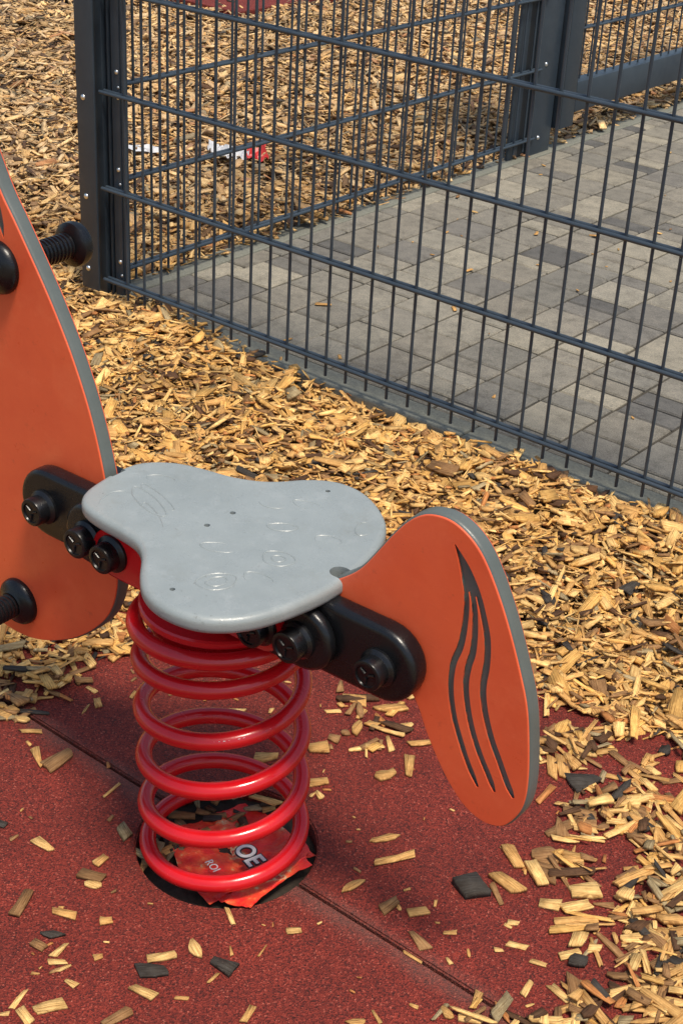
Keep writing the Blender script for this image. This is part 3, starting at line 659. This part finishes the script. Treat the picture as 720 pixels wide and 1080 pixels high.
# shallow embossed drawing on the seat
def ring(cu,cv,a,b_,rot,k0=0,k1=1,n=26,h=.0009):
    P=[]
    for k in range(n+1):
        q=2*math.pi*(k0+(k1-k0)*k/n); x=a*math.cos(q)*(1+.08*math.sin(3*q)); y=b_*math.sin(q)
        P.append((cu+x*math.cos(rot)-y*math.sin(rot),cv+x*math.sin(rot)+y*math.cos(rot),.4329))
    mb=MB(); mb.tube(P,[h*(.4+.6*math.sin(math.pi*min(1,max(0,k/n)))) if k1-k0<1 else h for k in range(n+1)],5); mb.build('embossed_line',M['seat'],seat,60)
for a in [(.078,-.022,.017,.014,.2),(.078,-.022,.007,.006,.4),(.062,-.096,.020,.015,1.0),(.062,-.096,.011,.008,1.2),(.088,-.065,.016,.010,.1,0,.7),(.040,.030,.016,.008,.6),(.092,.040,.014,.010,.3,0,.6),(.105,.085,.014,.009,2.,0,.7),(.03,.085,.018,.008,.2,.1,.8),(.02,-.045,.020,.009,.5,.2,.9),(-.10,-.025,.036,.010,-.35),(-.10,-.012,.034,.007,-.3,.0,.6),(-.075,-.045,.030,.007,-.5,.1,.6),(-.125,.02,.016,.01,.4,0,.6),(-.13,-.045,.012,.02,.1,.2,.7),(.0,.06,.015,.007,.3,.5,1)]: ring(*a)
# orange panels
tail=[(.148,.436),(.168,.453),(.185,.477),(.201,.502),(.217,.524),(.233,.539),(.249,.546),(.271,.547),(.294,.536),(.312,.517),(.332,.483),(.347,.451),(.36,.419),(.372,.385),(.379,.342),(.383,.303),(.381,.271),(.369,.246),(.357,.234),(.337,.230),(.315,.237),(.295,.255),(.278,.277),(.26,.306),(.247,.333),(.225,.352),(.19,.362),(.15,.365),(.125,.372),(.117,.39),(.122,.405),(.128,.413),(.139,.42),(.140,.430)]
front=[(-.195,.84),(-.30,.80),(-.347,.755)]  # placeholder replaced below
front=[(-.405,.850),(-.365,.795),(-.328,.722),(-.308,.694),(-.289,.666),(-.263,.627),(-.241,.590),(-.223,.556),(-.203,.510),(-.190,.470),(-.181,.435),(-.174,.40),(-.167,.36),(-.163,.32),(-.164,.288),(-.173,.258),(-.189,.232),(-.218,.203),(-.247,.182),(-.277,.166),(-.312,.153),(-.347,.149),(-.385,.154),(-.425,.175),(-.448,.215),(-.445,.265),(-.415,.315),(-.378,.355),(-.358,.395),(-.360,.435),(-.385,.475),(-.425,.520),(-.465,.580),(-.490,.650),(-.495,.730),(-.480,.810),(-.450,.858),(-.425,.865)]
gr=[[(.275,.523),(.286,.498),(.293,.472),(.294,.444),(.292,.419),(.286,.396),(.286,.368),(.293,.338),(.304,.312),(.314,.292),(.328,.27)],
[(.275,.523),(.288,.501),(.3,.475),(.305,.448),(.306,.42),(.303,.402),(.302,.382),(.306,.359),(.314,.334),(.326,.309),(.338,.29),(.347,.274)],
[(.275,.523),(.290,.505),(.304,.483),(.314,.458),(.320,.437),(.322,.412),(.321,.385),(.326,.36),(.336,.334),(.348,.312),(.359,.292),(.368,.278)]]
fg=[[(-.325,.665),(-.333,.70),(-.352,.735),(-.38,.77),(-.41,.80)]]
def strip(mb,P,w0,w1,v0,v1):
    P=smooth_open(P,5); n=len(P); t=np.gradient(P,axis=0); t/=np.linalg.norm(t,axis=1)[:,None]; nr=np.stack([-t[:,1],t[:,0]],1)
    wd=np.interp(np.linspace(0,1,n),[0,.10,.3,.95,1],[w0,w1*.8,w1,w1,w1*.45])[:,None]/2
    a=P+nr*wd; b_=P-nr*wd; V=[];F=[]
    for i in range(n): V+=[(a[i][0],v0,a[i][1]),(b_[i][0],v0,b_[i][1]),(b_[i][0],v1,b_[i][1]),(a[i][0],v1,a[i][1])]
    for i in range(n-1):
        for k in range(4): k2=(k+1)%4; F.append((i*4+k,i*4+k2,i*4+4+k2,i*4+4+k))
    F.append((0,1,2,3)); e=(n-1)*4; F.append((e+3,e+2,e+1,e)); mb.add(V,F)
def panel_part(name,P,grooves,lab,w1=.0072):
    Q=relax(smooth_closed(P,5),4)
    mb=MB(); slab(mb,Q,-.0095,.0095,.0045,pv,5); core=mb.build(name,M['core'],rd,30)
    core['label']=lab
    skins=[]
    for s in(-1,1):
        mb=MB(); Z=inset(Q,.0020); slab(mb,Z,min(s*.0078,s*.0105),max(s*.0078,s*.0104),.0011,pv,2); k=mb.build('coloured_skin',M['orange'],core,30); skins.append(k)
    for s,k in zip((-1,1),skins):
        cs=[]
        for i,g in enumerate(grooves):
            mb=MB(); e=i*.00037; strip(mb,g,.0012,w1+e,min(s*(.0068+e),s*.02),max(s*(.0068+e),s*.02)); c=mb.build('cut',None); c.parent=rd; cs.append(c)
        bpy.context.view_layer.update(); boolean(core,cs); boolean(k,cs)
        for c in cs: bpy.data.objects.remove(c)
    for o in[core]+skins:
        o.data.polygons.foreach_set('use_smooth',[True]*len(o.data.polygons)); o.data.set_sharp_from_angle(angle=R_(28)); flatten(o.data)
        if not o.data.materials: o.data.materials.append(M['core'])
    return core
tp=panel_part('tail_panel',tail,gr,'orange tail panel with three curved grey grooves and a grey rim')
fp=panel_part('front_panel',front,fg,'tall orange front panel with grey rim, cut off by the left edge',.011)
# handle and foot pegs
def grip(name,u,w0,s,ln,r=.0155):
    mb=MB(); prof=[(.030,0),(.0305,.003),(.0295,.007),(.026,.011),(.020,.0135),(.0165,.016)]
    t=.016
    while t<ln-.022:
        prof+=[(r-.0018,t),(r,t+.0012),(r,t+.0032),(r-.0018,t+.0044)]; t+=.0056
    prof+=[(r,ln-.02),(.021,ln-.018),(.0255,ln-.014),(.0262,ln-.008),(.0245,ln-.002),(.018,ln),(.008,ln+.0005)]
    mb.lathe(prof,(u,s*.0101,w0),(0,s,0),36); return mb.build(name,M['black'],rd,32)
for s in(-1,1):
    grip('hand_grip',-.333,.631,s,.096); grip('foot_peg',-.334,.202,s,.125)
# ------------------------------------------------------------------ litter
def lit_mat():
    m,nt,b=new_mat('red_foil_packet'); n=noise(nt,26,4,.6)
    c=ramp(nt,n.outputs['Fac'],[(.0,(.50,.012,.012)),(.44,(.78,.025,.018)),(.54,(.85,.07,.025)),(.59,(.88,.16,.05)),(.63,(.78,.66,.36)),(.66,(.72,.05,.02)),(.74,(.12,.05,.03))])
    nt.links.new(c.outputs['Color'],b.inputs['Base Color']); b.inputs['Roughness'].default_value=.3
    n2=noise(nt,90,5,.7); bump(nt,n2.outputs['Fac'],.8,.004,b); return m
M['litter']=lit_mat()
def crumple(name,C4,amp,mat,parent=None,nx=34,ny=28,seed=1,th=.0006,hump=.0):
    r=np.random.default_rng(seed); C4=[np.array(c) for c in C4]
    ks=[(r.normal(0,1,2)*f_,r.uniform(0,6.28),a) for f_,a in((3,.9),(6,.6),(11,.4),(19,.25),(30,.14)) for _ in range(4)]
    V=[]
    for j in range(ny+1):
        for i in range(nx+1):
            s_,t_=i/nx,j/ny; p=C4[0]*(1-s_)*(1-t_)+C4[1]*s_*(1-t_)+C4[2]*s_*t_+C4[3]*(1-s_)*t_
            h=sum(a*(1-abs(math.sin(k[0]*s_+k[1]*t_+ph))*2) for k,ph,a in ks)*amp
            q=np.array([math.sin(9*t_+s_*4),math.sin(11*s_+2+t_*5),0])*.0035*(1 if 0<min(s_,1-s_,t_,1-t_)+1e-9 else 1)
            V.append(p+q+np.array([0,0,h+hump*math.sin(math.pi*s_)*math.sin(math.pi*t_)]))
    n=len(V); V2=V+[v-np.array([0,0,th]) for v in V]; F=[]
    w_=nx+1
    for j in range(ny):
        for i in range(nx):
            a=j*w_+i; F.append((a,a+1,a+w_+1,a+w_)); F.append((n+a,n+a+w_,n+a+w_+1,n+a+1))
    bd=[i for i in range(nx)]+[j*w_+nx for j in range(ny)]+[ny*w_+nx-i for i in range(nx)]+[(ny-j)*w_ for j in range(ny)]
    for k in range(len(bd)): a,c=bd[k],bd[(k+1)%len(bd)]; F.append((a,a+n,c+n,c))
    mb=MB(); mb.add(V2,F); return mb.build(name,mat,parent,25)
bag=tag(empty('snack_packet',(1.34,-1.09,0)),'crumpled red snack packet with white letters, lying in the pit under the spring','litter')
o_=np.array([1.34,-1.09,0])
crumple('foil',[np.array(p)-o_ for p in((1.240,-1.128,-.003),(1.276,-1.016,-.005),(1.402,-1.030,-.001),(1.366,-1.178,-.003))],.0017,M['litter'],bag,seed=3,hump=-.001)
crumple('torn_flap',[np.array(p)-o_ for p in((1.360,-1.167,-0.0060),(1.373,-1.024,-0.0060),(1.417,-1.056,0.0065),(1.411,-1.160,0.0065))],.0007,M['litter'],bag,20,16,seed=8)
M['ink']=worn_plastic('black_ink',(.015,.013,.02),(.02,.018,.025),(.3,.4),scr=False)
M['paper']=worn_plastic('white_wrapper',(.45,.47,.5),(.6,.6,.6),(.45,.6),scr=False)
def letters(txt,size,loc,rz,mat,ex,off=0.,tilt=(0,0)):
    c=bpy.data.curves.new('t','FONT'); c.body=txt; c.size=size; c.extrude=ex; c.offset=off; c.align_x='CENTER'; c.align_y='CENTER'
    t=bpy.data.objects.new('t',c); COL.objects.link(t); bpy.context.view_layer.update()
    me=bpy.data.meshes.new_from_object(t.evaluated_get(bpy.context.evaluated_depsgraph_get())); bpy.data.objects.remove(t)
    o=mesh_obj('lettering',me,mat,bag); o.location=Vector(loc)-Vector(o_); o.rotation_euler=(tilt[0],tilt[1],rz); return o
ang=-.32
TL=(.02,-.10)
letters('OE',.031,(1.3526,-1.0959,.0034),ang,M['ink'],.0004,.0024,TL); letters('OE',.031,(1.3526,-1.0959,.0041),ang,M['white'],.0004,.0007,TL)
letters('ROI',.014,(1.3332,-1.1362,.0022),ang,M['white'],.0003,.0,TL)
M['wrapred']=worn_plastic('red_print',(.5,.03,.03),(.6,.05,.04),(.4,.5),scr=False)
wr=tag(empty('wrapper',(-0.596,0.986,.02)),'crumpled white and red wrapper on the mulch behind the side fence','litter')
crumple('paper',[(-.050,-.06,.010),(.022,.022,.010),(-.03,.07,.035),(-.105,-.012,.035)],.007,M['paper'],wr,14,12,seed=4)
crumple('red_corner',[(.020,.008,.004),(.065,.055,.004),(.03,.085,.022),(-.01,.05,.022)],.005,M['wrapred'],wr,10,8,seed=5)
w2=crumple('paper_scrap',[(-0.853,0.796,.022),(-0.773,0.861,.022),(-0.786,0.876,.030),(-0.863,0.813,.030)],.002,M['paper'],None,10,5,seed=6)
tag(w2,'narrow white paper scrap on the mulch left of the white and red wrapper','litter')
